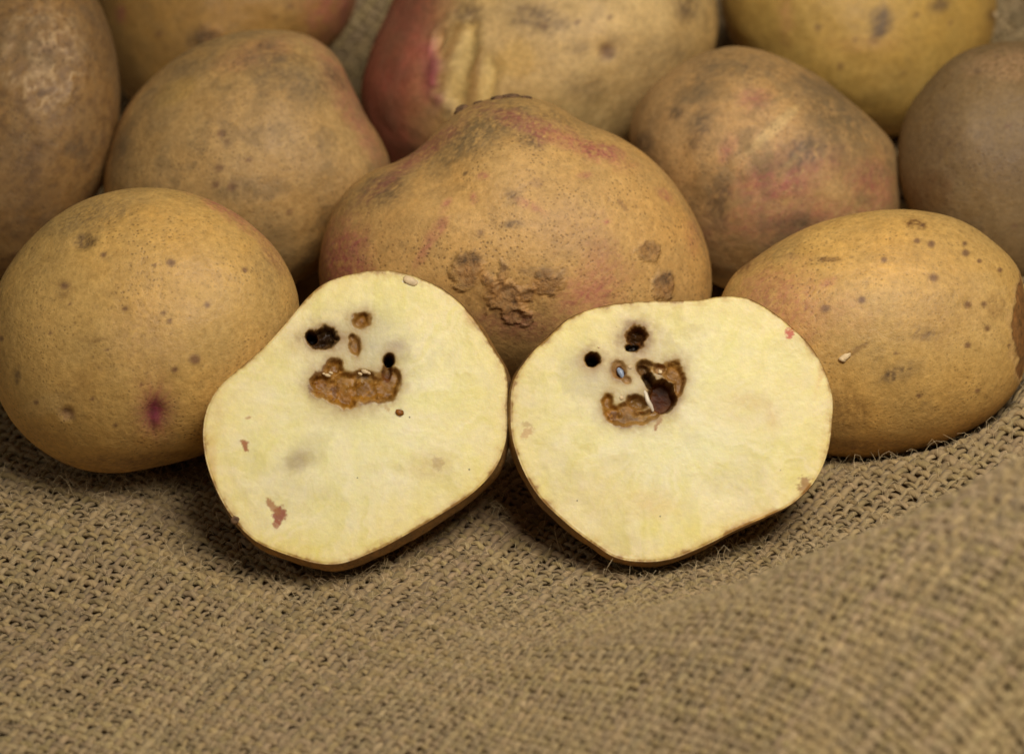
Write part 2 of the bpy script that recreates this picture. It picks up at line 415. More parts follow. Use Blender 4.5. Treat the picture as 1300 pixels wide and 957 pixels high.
def redfeather(PX, PY, P3, colour, dz, mask, front, seed):
    # magenta bud eye with a feathered halo
    e = ell(PX, PY, 196, 518, 24, 38, 0)
    a = np.arctan2(PY - 518, PX - 196)
    w = np.exp(-(e * 1.25) ** 2) * (.75 + .3 * np.sin(a * 17 + 3 * fbm(P3, .4, 2, 5))) * front * .85
    colour = colour * (1 - w[:, None]) + lin((128, 36, 48), GAIN) * w[:, None]
    w = np.exp(-(ell(PX, PY, 196, 522, 9, 17, 0)) ** 2) * front * .9
    colour = colour * (1 - w[:, None]) + lin((98, 8, 40), GAIN) * w[:, None]
    dz = dz - 1.3 * np.exp(-(ell(PX, PY, 196, 522, 13, 18, 0)) ** 2) + .9 * np.exp(-(ell(PX, PY, 197, 530, 5, 9, 10)) ** 2)
    return colour, dz, mask
def lenticels(lst, kind='dot'):
    return [(kind, x, y, r, r * .9, 0, .85, {'soft': .6, 'break': .2}) for x, y, r in lst]

NB, NFR = 140, 250
P = {}
P['far_left'] = potato([(110,-15),(140,45),(151,110),(149,170),(138,220),(110,268),(50,332),(0,352),(-50,345),(-100,270),(-110,150),(-90,40),(-40,-35),(40,-55)],
    (25, 140), .95, (128, 92, 44), [('soot', 125, 60, 40, 60, 0, .35), ('soot', 95, 185, 20, 16, 0, .55), ('soot', 20, 190, 60, 40, 0, .3), ('dark', 52, 120, 6, 6, 0, .6), ('brown', 20, 260, 90, 50, 0, .25)],
    'dull brown potato with a netted russet patch, cut off by the left edge', 165, 1, .95, .45, .0, extra=netting)
P['top_left'] = potato([(118,-30),(125,25),(144,95),(185,142),(260,155),(340,120),(405,70),(440,35),(455,-10),(440,-70),(380,-110),(280,-125),(180,-105)],
    (287, -5), .95, (146, 106, 46), [('red', 430, 15, 55, 55, 30, .6), ('scab', 268, 42, 17, 13, 0, .7, {'part': 'scab', 'amp': .8}), ('red', 158, 18, 9, 12, 0, .6), ('soot', 255, 50, 24, 16, 0, .5), ('magenta', 434, 18, 8, 16, -15, .35)] + lenticels([(205,42,6),(240,18,3),(345,20,3),(365,8,5)]),
    'yellow potato with a rosy right end at the top left, behind the broad tan potato', NB, 2, .5, .3, .1)
P['mid_left'] = potato([(132,235),(140,190),(160,140),(195,100),(250,60),(300,42),(345,38),(390,45),(425,70),(445,105),(465,145),(488,185),(496,218),(482,262),(440,310),(400,345),(350,370),(280,380),(200,350),(150,300)],
    (312, 210), .95, (156, 119, 62), [('red', 440, 120, 90, 24, -62, .45), ('red', 330, 70, 60, 18, 20, .25), ('grey', 385, 105, 48, 28, -30, .6), ('soot', 345, 78, 16, 26, 20, .35), ('grey', 310, 238, 60, 18, 5, .5), ('grey', 160, 200, 24, 40, 0, .4), ('grey', 245, 90, 40, 16, 25, .35), ('yellow', 225, 118, 35, 16, 30, .4), ('soot', 425, 100, 26, 10, -50, .45), ('red', 470, 190, 50, 16, -65, .3)] + lenticels([(283,172,7),(289,182,4),(280,213,7),(295,236,7),(276,233,6),(316,203,4),(365,267,4),(330,61,4)]),
    'broad tan potato with four dark spots, behind the smooth potato at left', 165, 3, .55, .5, .05)
P['top_centre'] = potato([(520,-50),(495,10),(470,70),(459,125),(470,175),(500,215),(580,240),(680,240),(760,215),(830,160),(890,100),(912,40),(905,-20),(860,-80),(760,-115),(640,-110),(570,-90)],
    (690, 60), .92, (172, 136, 74), [('soot', 682, 24, 42, 22, -10, .55), ('soot', 597, 20, 22, 22, 0, .55), ('soot', 865, 14, 20, 20, 0, .55), ('grey', 745, 108, 30, 22, 0, .5), ('soot', 735, 62, 14, 10, 0, .4), ('dot', 768, 65, 12, 13, 0, .85, {'h': -.8, 'part': 'eye'}), ('yellow', 657, 76, 24, 26, 0, .5, {'soft': .35}), ('grey', 840, 70, 60, 26, 15, .4), ('olive', 720, 150, 100, 40, 0, .3), ('pale', 800, 20, 60, 30, 0, .35), ('magenta', 560, 95, 9, 40, 8, .6, {'break': .4, 'soft': .8}), ('pink', 556, 95, 18, 46, 8, .7, {'break': .4})] + lenticels([(770,25,3),(690,35,5),(730,30,5)]),
    'large potato with a red left end and a torn gash, at the top centre', 165, 4, .35, .4, .1, extra=gouge)
P['top_right'] = potato([(915,-20),(922,35),(950,80),(1000,130),(1070,165),(1140,172),(1200,140),(1245,85),(1265,30),(1262,-30),(1220,-90),(1120,-120),(1000,-105),(935,-65)],
    (1090, 25), .95, (164, 125, 52), [('soot', 1116, 32, 15, 26, -10, .8, {'part': 'scab'}), ('soot', 1190, 6, 15, 14, 0, .6), ('red', 1000, 20, 12, 40, 0, .22), ('olive', 1140, 110, 70, 30, 0, .25), ('red', 1095, 55, 60, 12, 0, .12), ('brown', 1256, 20, 8, 10, 0, .5)] + lenticels([(1040,35,5),(1068,82,4),(1161,20,3),(1203,28,4),(1145,90,3),(1085,50,3)]),
    'clean yellow potato with a sooty spot, at the top right', NB, 5, .18, .12, .25)
P['mid_right'] = potato([(800,165),(815,125),(845,95),(885,70),(930,58),(975,65),(1025,88),(1070,120),(1110,155),(1135,185),(1143,230),(1140,275),(1110,322),(1040,358),(960,372),(905,360),(860,320),(825,260),(805,210)],
    (968, 215), .93, (158, 119, 64), [('red', 988, 225, 80, 34, 25, .62), ('red', 958, 128, 26, 16, 0, .4), ('red', 1105, 232, 34, 46, 20, .5), ('red', 1000, 280, 120, 26, 5, .5), ('soot', 914, 252, 20, 40, -5, .75), ('soot', 1022, 192, 44, 24, 25, .6), ('soot', 862, 145, 11, 11, 0, .7), ('soot', 890, 165, 14, 34, -25, .5), ('grey', 1065, 150, 80, 34, -38, .65), ('grey', 930, 85, 60, 24, -10, .45), ('pale', 982, 165, 50, 8, 42, .45), ('olive', 1000, 210, 30, 6, 45, .4), ('soot', 1020, 280, 20, 10, 0, .5), ('red', 925, 190, 12, 22, -20, .4), ('soot', 820, 182, 16, 12, 0, .5)],
    'blotched pink and grey potato between the large centre potato and the right edge', 165, 6, .6, .55, .05)
P['far_right'] = potato([(1140,200),(1148,150),(1175,105),(1210,73),(1260,54),(1320,56),(1375,85),(1410,140),(1420,210),(1400,300),(1350,372),(1280,382),(1210,342),(1165,290),(1145,245)],
    (1282, 200), .95, (114, 86, 44), [('tan', 1270, 85, 70, 26, 5, .45), ('soot', 1200, 190, 40, 60, 0, .45), ('dark', 1242, 93, 6, 5, 0, .5), ('brown', 1190, 240, 30, 26, 0, .35), ('soot', 1280, 200, 60, 50, 0, .3)] + lenticels([(1280,162,4),(1288,284,5)]),
    'dusky grey brown potato cut off by the right edge, above the oval yellow one', NB, 7, .9, .5, .0)
P['centre'] = potato([(405,350),(408,310),(420,275),(440,242),(470,219),(505,205),(530,190),(560,160),(590,138),(625,125),(660,122),(700,132),(740,155),(790,175),(820,195),(850,225),(875,265),(892,300),(902,345),(900,385),(885,420),(850,455),(780,480),(650,488),(540,470),(450,430),(415,390)],
    (655, 318), .84, (174, 130, 64), [
    ('grey', 612, 168, 100, 38, 25, .75), ('grey', 490, 235, 70, 22, 32, .7), ('soot', 500, 245, 26, 22, 30, .4), ('grey', 720, 160, 60, 22, -20, .4), ('soot', 672, 182, 24, 14, 0, .5),
    ('red', 440, 325, 44, 60, 0, .68), ('red', 540, 195, 90, 14, 38, .45), ('red', 705, 178, 110, 16, -22, .5), ('red', 760, 196, 30, 14, -10, .6), ('red', 742, 372, 60, 34, 30, .48), ('red', 755, 330, 26, 50, 0, .25), ('red', 560, 295, 10, 26, -40, .5), ('red', 545, 318, 8, 30, -35, .5), ('red', 615, 228, 9, 6, 0, .6), ('red', 604, 255, 6, 9, 0, .5), ('red', 738, 226, 10, 5, 0, .5), ('red', 570, 262, 6, 16, -30, .5), ('red', 668, 262, 26, 8, -25, .4), ('red', 765, 283, 7, 5, 0, .5), ('red', 840, 250, 14, 8, -40, .4), ('red', 875, 300, 12, 26, 0, .25),
    ('tan', 720, 300, 60, 40, 0, .3), ('soot', 650, 287, 17, 7, 0, .6), ('soot', 650, 250, 13, 8, -20, .5), ('dot', 612, 297, 6, 5, 30, .55), ('dot', 680, 236, 10, 7, 0, .35), ('dark', 593, 224, 4, 2, 30, .7),
    ('brown', 648, 385, 70, 42, -8, .42, {'soft': .7}), ('scab', 601, 343, 20, 20, 0, .8, {'part': 'scab'}), ('scab', 642, 374, 29, 25, -25, .8, {'part': 'scab', 'amp': 1.1}), ('scab', 620, 352, 14, 9, -40, .6, {'amp': .7}), ('scab', 668, 372, 15, 10, 40, .7, {'amp': .9}), ('scab', 655, 396, 26, 12, -10, .6, {'amp': 1.0}), ('scab', 640, 345, 7, 14, 0, .5, {'amp': .5}), ('scab', 690, 356, 23, 19, 10, .8, {'part': 'scab'}), ('scab', 838, 360, 15, 18, 0, .8, {'part': 'scab', 'amp': .8}), ('scab', 818, 318, 15, 14, 0, .55, {'part': 'scab', 'amp': .6}), ('soot', 690, 345, 30, 12, 0, .45), ('soot', 601, 328, 20, 6, 0, .5), ('dark', 640, 338, 5, 7, 0, .5), ('red', 650, 410, 90, 20, 0, .3), ('soot', 838, 352, 18, 12, 0, .5), ('dot', 785, 262, 12, 4, -50, .5)],
    'biggest potato, humped and scabby with red streaks, right behind the two cut halves', 300, 8, .75, .3, .12, lump=.012)
P['front_left'] = potato([(-18,430),(-5,368),(25,320),(70,276),(120,250),(180,239),(240,245),(290,265),(330,295),(360,330),(378,370),(381,410),(371,455),(350,500),(310,545),(260,575),(200,593),(140,601),(90,592),(40,562),(5,520),(-12,475)],
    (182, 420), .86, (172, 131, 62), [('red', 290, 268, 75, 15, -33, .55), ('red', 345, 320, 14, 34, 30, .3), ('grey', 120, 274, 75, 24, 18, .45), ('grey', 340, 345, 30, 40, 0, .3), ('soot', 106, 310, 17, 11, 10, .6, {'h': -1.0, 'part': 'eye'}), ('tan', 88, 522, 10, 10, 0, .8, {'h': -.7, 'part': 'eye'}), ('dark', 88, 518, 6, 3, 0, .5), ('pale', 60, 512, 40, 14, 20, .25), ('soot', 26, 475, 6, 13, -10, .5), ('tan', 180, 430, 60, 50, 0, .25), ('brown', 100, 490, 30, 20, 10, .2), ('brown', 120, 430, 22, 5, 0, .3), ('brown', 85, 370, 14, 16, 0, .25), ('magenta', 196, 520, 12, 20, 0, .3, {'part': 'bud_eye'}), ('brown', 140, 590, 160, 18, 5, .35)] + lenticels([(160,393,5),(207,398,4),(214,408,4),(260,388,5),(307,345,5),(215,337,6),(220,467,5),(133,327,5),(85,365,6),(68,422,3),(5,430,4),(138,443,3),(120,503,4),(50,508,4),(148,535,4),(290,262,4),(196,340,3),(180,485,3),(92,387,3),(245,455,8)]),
    'smooth yellow potato with a magenta eye near its base, at the front left', NFR, 9, .55, .22, .3, extra=redfeather, lump=.012)
P['front_right'] = potato([(913,385),(930,350),(960,325),(1000,300),(1050,280),(1110,268),(1170,268),(1220,280),(1260,305),(1290,335),(1305,380),(1308,430),(1298,480),(1270,520),(1220,552),(1160,572),(1100,581),(1040,576),(980,552),(935,505),(912,445)],
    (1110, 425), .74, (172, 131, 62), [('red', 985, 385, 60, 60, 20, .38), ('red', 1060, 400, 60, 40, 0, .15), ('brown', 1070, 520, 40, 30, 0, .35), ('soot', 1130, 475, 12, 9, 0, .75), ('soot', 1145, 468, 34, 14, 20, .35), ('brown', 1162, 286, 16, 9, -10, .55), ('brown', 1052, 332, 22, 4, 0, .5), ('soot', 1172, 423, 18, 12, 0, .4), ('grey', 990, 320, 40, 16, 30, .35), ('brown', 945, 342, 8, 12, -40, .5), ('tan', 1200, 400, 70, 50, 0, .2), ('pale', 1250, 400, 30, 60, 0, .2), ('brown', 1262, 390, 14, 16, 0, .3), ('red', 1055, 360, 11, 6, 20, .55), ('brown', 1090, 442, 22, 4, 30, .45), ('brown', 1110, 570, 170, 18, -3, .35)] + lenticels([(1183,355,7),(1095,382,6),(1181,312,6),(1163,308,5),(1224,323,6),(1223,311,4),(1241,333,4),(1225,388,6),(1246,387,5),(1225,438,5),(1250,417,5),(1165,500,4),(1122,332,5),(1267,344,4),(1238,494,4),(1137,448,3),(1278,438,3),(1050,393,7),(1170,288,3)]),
    'oval yellow potato with a torn brown patch, right of the cut halves', NFR, 10, .5, .2, .3, extra=torn, lump=.010)

# dry bits on the potatoes, and dark lumps in place of thin shadows
def bit(owner, px, py, size, mat, name, seed, squash=(1, 1, .6), along=None, sink=.2):
    o, surf = P[owner]; p, n = surf(px, py)
    V, Q = lump_mesh(p + n * size * squash[2] * (1 - sink) * .6, n, size, seed, squash, along)
    return build(name, V, Q, mat, o, origin=np.array(o.location))
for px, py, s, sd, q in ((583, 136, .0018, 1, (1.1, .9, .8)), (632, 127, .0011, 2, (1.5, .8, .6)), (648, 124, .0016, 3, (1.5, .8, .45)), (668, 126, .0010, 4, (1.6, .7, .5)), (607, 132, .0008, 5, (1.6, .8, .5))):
    bit('centre', px, py, s, M_CRUST_SHADOW, 'stub_and_shadow', sd, q, RIGHT, .75)  # leftmost lump is a dry stub, the others stand in for thin shadows
bit('front_right', 1075, 451, .0011, M_CHIP_GLINT, 'skin_flake', 7, (1.5, .7, .5), RIGHT * .8 + UP * .5)
bit('front_right', 1070, 455, .0008, M_CHIP_GLINT, 'skin_flake', 8, (1.2, .8, .7))
bit('top_right', 1262, 18, .0013, M_CHIP_GLINT, 'skin_flake', 9, (1.6, .6, .6), RIGHT)

# ------------------------------------------------------------------ the two cut halves
def half(outline, c, tilt, yaw, D, shift, label, holes, mush, stains, seed, N=310):
    f = polar(outline, c, 1440)
    U, W, Q, loop = disc_grid(N)
    rho = np.hypot(U, W); th = np.arctan2(W, U); r = f(th)
    PX = c[0] + r * rho * np.cos(th); PY = c[1] - r * rho * np.sin(th)
    a = PITCH + math.radians(tilt); y = math.radians(yaw)
    n = np.array([math.sin(y) * math.cos(a), -math.cos(y) * math.cos(a), math.sin(a)])     # outward normal of the cut
    e1 = np.cross([0, 0, 1.0], n); e1 /= np.linalg.norm(e1); e2 = np.cross(n, e1)
    rays = ray(PX, PY); ec = ray(*c)
    # the skin dome behind
    K = 26; ph = np.linspace(0, math.pi / 2 * .985, K + 1)[1:]
    def place(d):
        C0 = CAM + ec * d
        t = ((C0 - CAM) @ n) / (rays @ n)
        F = CAM + rays * t[:, None]
        B = F[loop] - C0
        sc = np.linalg.norm(B, axis=1).mean()
        S = []
        for p_ in ph:
            s = math.cos(p_) + .085 * math.sin(2 * p_)
            S.append(C0 + B * s + (e1 * shift[0] + e2 * shift[1]) * sc * math.sin(p_) - n * D * sc * math.sin(p_))
        return C0, F, np.concatenate(S)
    d = solve(lambda m: place(m)[2][:, 2].min() + 0.0012)
    C0, F, S = place(d)
    L = len(loop); px_m = d / FPX
    # ---- skin
    SV = np.concatenate([F[loop], S]); SQ = []
    for k in range(K):
        u = k * L + np.arange(L); v = u + L; SQ.append(np.stack([u, v, np.roll(v, -1), np.roll(u, -1)], -1))
    SQ = np.concatenate(SQ); sn = vnormals(SV, SQ)
    if (sn * (SV - C0)).sum() < 0: SQ = SQ[:, ::-1]; sn = -sn
    P3 = (SV - C0) * 1000
    n1 = fbm(P3, .05, 3, seed); n2 = fbm(P3, .18, 4, seed + 3); n3 = fbm(P3, .5, 3, seed + 6)
    SV[L:] += sn[L:] * ((n1[L:] * 1.0 + n2[L:] * .25) * 1e-3)[:, None] * smooth(0, .25, np.repeat(ph, L))[:, None]
    sc_ = np.tile(lin((146, 104, 48), GAIN), (len(SV), 1)) * (1 + .35 * n2 + .35 * n3)[:, None]
    g = smooth(.05, .4, n2 + .4 * n3)[:, None] * .6; sc_ = sc_ * (1 - g) + lin((88, 62, 32), GAIN) * g
    edge = np.zeros(len(SV)); edge[:L * 2] = 1; edge[L * 2:L * 3] = .5
    sc_ = sc_ * (1 + .55 * fbm(P3, 1.3, 2, seed + 9))[:, None] * np.array([1.1, 1.16, 1.2]); sc_ = sc_ * (1 - .3 * edge[:, None]) + lin((84, 50, 18), GAIN) * .3 * edge[:, None]
    smask = np.c_[np.full(len(SV), 1.0), np.full(len(SV), .6), np.full(len(SV), .15)]
    # ---- flesh
    M3 = np.stack([(PX - c[0]) * .19, (PY - c[1]) * .19, np.full(len(PX), seed * 7.7)], -1)
    n1 = fbm(M3, .06, 3, seed + 11); n2 = fbm(M3, .2, 4, seed + 14); n3 = fbm(M3, .6, 4, seed + 17)
    streak = fbm(np.stack([th * 13 + 5 * n1 + 2 * n2, rho * 2.5, 0 * th], -1), 1.0, 3, seed + 20) * smooth(.15, .5, rho)
    col = np.tile(lin((204, 190, 121), GAIN), (len(PX), 1))
    ed = (1 - rho) * r                                       # pixels to the rim
    e_ = np.exp(-ed / 38)[:, None]
    col = col * (1 - .55 * e_) + lin((206, 180, 98), GAIN) * .55 * e_
    cen = (np.exp(-(rho / .55) ** 2) * (.6 + n1))[:, None]; cen = np.clip(cen, 0, .7)
    col = col * (1 - cen) + lin((207, 196, 140), GAIN) * cen
    ring = np.exp(-((rho - .87 - .03 * n1) / .022) ** 2) * (.6 + n2); col *= (1 - .045 * ring)[:, None]
    col *= (1 + .09 * n1 + .08 * n2 + .05 * n3 + .07 * streak)[:, None]
    col[:, 2] *= 1 + .20 * n2 - .25 * n1 + .2 * streak
    br = smooth(.1, .6, n1 + .5 * n2)[:, None] * .10; col = col * (1 - br) + lin((176, 134, 70), GAIN) * br
    wet = np.full(len(PX), .12); rot = np.zeros(len(PX)); dep = n2 * .10 + n1 * .35
    def blend(w, rgb, g=1.0):
        nonlocal col
        col = col * (1 - w[:, None]) + lin(rgb, GAIN * g) * w[:, None]
    for x, y_, rx, ry, ang, rgb, st in stains:
        e = ell(PX, PY, x, y_, rx, ry, ang) + .45 * n2 + .35 * n3
        sm = max(rx, ry) < 15
        if sm: e = e + .45 * fbm(M3, 1.1, 3, seed + 50) + .35 * fbm(M3, 2.6, 2, seed + 53)
        blend((1 - smooth(.55 if sm else .15, 1.05 if sm else 1.15, e)) * st * (1 if sm else np.clip(1 + .8 * n3 + .5 * n2, .3, 1.4)), rgb)
    hole_masks = []
    col = col * np.array([.97, .98, 1.21])
    nz = fbm(M3, .38, 3, seed + 41); nf = fbm(M3, 1.0, 3, seed + 44)
    def one_hole(x, y_, rx, ry, ang, dmm, wall, floor, halo, opt={}):
        nonlocal dep, rot, wet
        e0 = ell(PX, PY, x, y_, rx, ry, ang); e = e0 + opt.get('rag', .22) * (n3 + 1.5 * nz) + .12 * n2
        blend(np.exp(-np.clip(e - .9, 0, None) ** 2 / opt.get('hw', .42) ** 2) * (e > .7) * np.clip(halo * 1.4 * (1 + .8 * nz), 0, 1), (112, 68, 22), .8)
        blend(np.exp(-np.clip(e - .9, 0, None) ** 2 / 1.1 ** 2) * .6 * halo, (160, 130, 80))
        w = 1 - smooth(.70, 1.08, e)
        blend(w * .96, wall)
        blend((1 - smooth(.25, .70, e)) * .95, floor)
        prof = (1 - smooth(opt.get('flat', .45), 1.02, e))
        tex = fbm(M3, .55, 3, seed + 30) * opt.get('tex', .35)
        dep = np.minimum(dep, -dmm * prof + tex * w * min(dmm, 1.5)) if dmm > 0 else dep + (-dmm) * prof + tex * w
        rot = np.maximum(rot, w * opt.get('rot', .8)); wet = np.maximum(wet, w * opt.get('wet', .9))
        if opt.get('part', True): hole_masks.append((e0 < 1.05, opt.get('name', 'worm_hole')))
    for lobes, dmm in mush:
        E = np.stack([ell(PX, PY, *l[:5]) for l in lobes]); e = -np.log(np.exp(-6 * E).sum(0)) / 6
        e = e + .22 * n3 + .22 * nz + .10 * nf
        blend(np.exp(-(np.clip(e - .8, 0, None) / .45) ** 2) * .75, (140, 98, 44)); blend(np.exp(-(np.clip(e - .85, 0, None) / .9) ** 2) * .42, (168, 148, 98))
        w = 1 - smooth(.55, 1.08, e)
        blend(w * .92, (146, 94, 24), .9); blend(w * smooth(.0, .45, nz + .4 * nf) * .7, (158, 116, 54), .8); blend(w * smooth(-.05, .35, -nz + .8 * nf + .3 * n2) * .75, (88, 48, 10), .66)
        W6 = np.exp(-6 * E); W6 /= W6.sum(0)
        for l, wl in zip(lobes, W6):
            if len(l) > 5: blend(w * wl * .5, l[5], .9)
        blend(np.exp(-((e - .88) / .09) ** 2) * np.clip(.15 + 1.5 * n2, 0, .7), (90, 50, 14))
        dep = dep * (1 - w) + w * np.minimum(dep, -1.5 * dmm * (1 - smooth(.40, 1.0, e)) + (.16 * nz + .06 * nf) * min(dmm, 1.2))
        rot = np.maximum(rot, w * .6); wet = np.maximum(wet, w)
        hole_masks.append((e < 1.0, 'rot_patch'))
    for h in holes: one_hole(*h)
    rag = ed + 5.0 * n3 + 6.0 * n2 + 2 * nf                    # skin line showing at the rim
    blend((1 - smooth(-1.5, 3.4, rag)) * .8, (100, 60, 20)); blend((1 - smooth(0, 11, rag)) * .35, (160, 112, 44))
    dep = dep * smooth(0, 5, ed) - .25 * (1 - smooth(0, 3, ed))
    F2 = F + n * (dep * 1e-3)[:, None]
    F2[loop] = SV[:L]
    fn = vnormals(F2, Q); FQ = Q
    if fn.mean(0) @ n < 0: FQ = Q[:, ::-1]; fn = -fn
    fmask = np.c_[wet, rot, np.zeros(len(PX))]
    allv = np.concatenate([F2, SV]); org = np.array([C0[0], C0[1] + .02, allv[:, 2].min()])
    root = empty('potato_half', org)
    tag(root, label, 'cut potato', 'two halves of one cut potato')
    build('skin', SV, SQ, M_SKIN, root, sc_, smask, None, origin=org)
    fc = np.zeros(len(FQ), int)
    for i, (m, nm) in enumerate(hole_masks): fc[m[FQ].all(1) & (fc == 0)] = i + 1
    build('flesh', F2, FQ[fc == 0], M_FLESH, root, col, fmask, fn, origin=org)
    for i, (m, nm) in enumerate(hole_masks):
        if (fc == i + 1).any(): build(nm, F2, FQ[fc == i + 1], M_FLESH, root, col, fmask, fn, origin=org)
    TOUCH.append(SV); SHAPES.append((label, SV, SQ))
    print('HALF %-40s depth %.3f z %.3f..%.3f' % (label[:40], d, allv[:, 2].min(), allv[:, 2].max()))
    def at(px, py, lift=0.0):
        R = ray(px, py); t = ((C0 - CAM) @ n) / (R @ n); return CAM + R * t + n * lift
    return root, at, n, e1, e2, org

DK, BR, AM, TN = (16, 8, 4), (66, 36, 10), (132, 86, 24), (152, 112, 52)
BL = (10, 6, 4)
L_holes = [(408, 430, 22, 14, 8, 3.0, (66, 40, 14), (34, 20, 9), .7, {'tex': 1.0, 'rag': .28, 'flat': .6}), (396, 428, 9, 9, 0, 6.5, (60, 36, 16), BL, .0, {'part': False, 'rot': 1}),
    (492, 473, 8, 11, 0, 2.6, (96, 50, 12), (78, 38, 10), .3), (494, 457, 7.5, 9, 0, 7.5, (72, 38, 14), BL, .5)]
L_mush = [([(458, 406, 15, 13, 10, (104, 62, 16))], .9), ([(451, 440, 9, 16, 8, (112, 78, 34)), (447, 428, 5, 5, 0, (90, 52, 18))], .8),
    ([(424, 466, 15, 13, 20, (116, 74, 22)), (408, 487, 18, 16, 0, (112, 68, 16)), (420, 492, 24, 20, 0), (438, 500, 28, 22, -8, (140, 92, 18)), (466, 494, 28, 20, 8, (148, 104, 36)), (490, 490, 20, 19, 30, (142, 98, 34)), (440, 482, 26, 12, 0, (150, 108, 48)), (500, 478, 10, 14, 0, (150, 108, 46)), (462, 478, 18, 9, 0, (158, 128, 76))], 1.3)]
L_stains = [(503, 442, 24, 18, -10, (120, 74, 50), .55), (470, 440, 84, 60, -15, (158, 146, 104), .5), (440, 460, 80, 70, 0, (166, 152, 108), .35), (440, 425, 60, 30, 0, (162, 148, 104), .4), (378, 585, 22, 16, 30, (134, 106, 60), .6), (385, 575, 50, 24, 35, (166, 150, 104), .4), (545, 590, 40, 26, 20, (176, 146, 86), .35), (556, 588, 8, 10, 0, (140, 104, 56), .4),
    (355, 655, 10, 12, -30, (128, 58, 18), .95), (347, 644, 5, 14, 35, (140, 84, 28), .8), (351, 665, 6, 9, 0, (134, 66, 22), .8), (311, 567, 3.5, 8, 15, (140, 74, 22), .9), (309, 560, 6, 2.5, -10, (140, 74, 22), .8), (316, 530, 6, 2.5, 10, (150, 96, 36), .6), (507, 524, 6, 6, -30, (104, 62, 18), .9), (491, 517, 4, 7, 20, (160, 118, 50), .6), (492, 498, 4, 2, 40, (20, 12, 8), .9), (298, 660, 5, 5, 0, (40, 28, 16), .95), (276, 520, 14, 40, 0, (190, 162, 92), .4), (521, 357, 9, 5, -5, (205, 196, 160), .8), (597, 402, 16, 10, -50, (176, 128, 54), .5), (270, 590, 8, 60, 0, (190, 150, 80), .4), (420, 530, 90, 20, 0, (188, 172, 112), .3)]
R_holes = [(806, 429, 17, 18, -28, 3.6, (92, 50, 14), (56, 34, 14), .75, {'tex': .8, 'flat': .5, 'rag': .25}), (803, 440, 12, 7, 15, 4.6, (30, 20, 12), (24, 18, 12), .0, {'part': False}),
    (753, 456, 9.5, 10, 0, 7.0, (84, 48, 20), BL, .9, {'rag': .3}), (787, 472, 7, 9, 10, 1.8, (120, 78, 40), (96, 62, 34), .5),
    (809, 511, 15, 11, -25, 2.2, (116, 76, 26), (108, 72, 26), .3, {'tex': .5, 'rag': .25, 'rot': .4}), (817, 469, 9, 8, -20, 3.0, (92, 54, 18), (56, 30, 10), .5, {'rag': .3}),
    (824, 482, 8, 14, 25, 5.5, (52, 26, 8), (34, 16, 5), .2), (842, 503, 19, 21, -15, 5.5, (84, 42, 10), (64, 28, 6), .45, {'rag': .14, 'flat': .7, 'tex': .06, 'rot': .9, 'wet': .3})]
R_mush = [([(856, 472, 15, 18, 5, (132, 86, 20)), (838, 468, 10, 8, 0, (148, 104, 60)), (862, 490, 7, 20, -10, (140, 88, 26)), (818, 466, 12, 10, 0, (136, 92, 46))], 1.2),
    ([(771, 511, 9, 14, -5, (132, 88, 30)), (778, 524, 14, 12, -30), (794, 533, 16, 11, 0, (150, 112, 54)), (814, 530, 20, 11, 14, (158, 120, 62)), (797, 521, 18, 13, 10, (144, 104, 48)), (830, 524, 9, 6, 30, (150, 104, 44))], .9),
    ([(786, 470, 12, 14, 0, (150, 108, 72)), (796, 482, 7, 6, 0, (166, 132, 92))], .4)]
R_stains = [(787, 468, 24, 22, 0, (150, 112, 74), .45), (800, 480, 80, 66, 0, (170, 152, 110), .55), (770, 500, 50, 60, 0, (176, 160, 118), .35), (740, 470, 40, 40, 0, (168, 152, 112), .45), (753, 458, 26, 22, 0, (128, 90, 54), .5), (835, 537, 4, 13, -25, (136, 76, 24), .9), (1003, 423, 10, 8, 20, (168, 66, 26), .95), (955, 511, 34, 14, -10, (186, 156, 90), .5), (980, 530, 12, 26, 10, (186, 150, 84), .4), (945, 520, 80, 50, 0, (194, 172, 108), .4), (668, 550, 12, 8, 30, (170, 122, 66), .55), (668, 538, 8, 5, 0, (150, 116, 56), .5), (826, 640, 50, 26, 0, (196, 164, 96), .4), (766, 620, 60, 60, 0, (204, 182, 106), .35),
    (1022, 615, 10, 12, -50, (130, 84, 26), .8), (984, 650, 22, 6, 28, (130, 92, 34), .7), (960, 660, 40, 12, 25, (184, 142, 66), .5), (900, 560, 60, 30, 20, (206, 198, 142), .4), (1044, 470, 6, 40, -15, (186, 140, 70), .4)]
HL = half([(258,545),(263,519),(274,497),(292,478),(312,461),(336,440),(358,416),(375,396),(391,377),(410,361),(432,352),(452,347),(486,343),(532,353),(574,376),(599,401),(624,439),(641,468),(644,515),(641,564),(629,594),(604,622),(562,651),(518,677),(474,700),(424,716),(365,704),(320,683),(292,652),(272,615),(260,575)],
    (455, 535), 9, 5, .84, (.125, -.05), 'left cut potato half, its pale face with amber rot and small black holes', L_holes, L_mush, L_stains, 31)
HR = half([(648,522),(652,484),(671,453),(698,426),(725,403),(764,389),(814,383),(856,382),(887,381),(922,376),(949,379),(976,393),(1003,414),(1027,437),(1046,468),(1056,499),(1056,538),(1050,576),(1034,611),(1007,638),(976,654),(942,669),(887,696),(849,710),(814,713),(783,708),(752,689),(717,662),(682,627),(659,584),(650,553)],
    (850, 540), 8, 2, .82, (-.095, -.02), 'right cut potato half, its face with one big dark brown cavity', R_holes, R_mush, R_stains, 47)

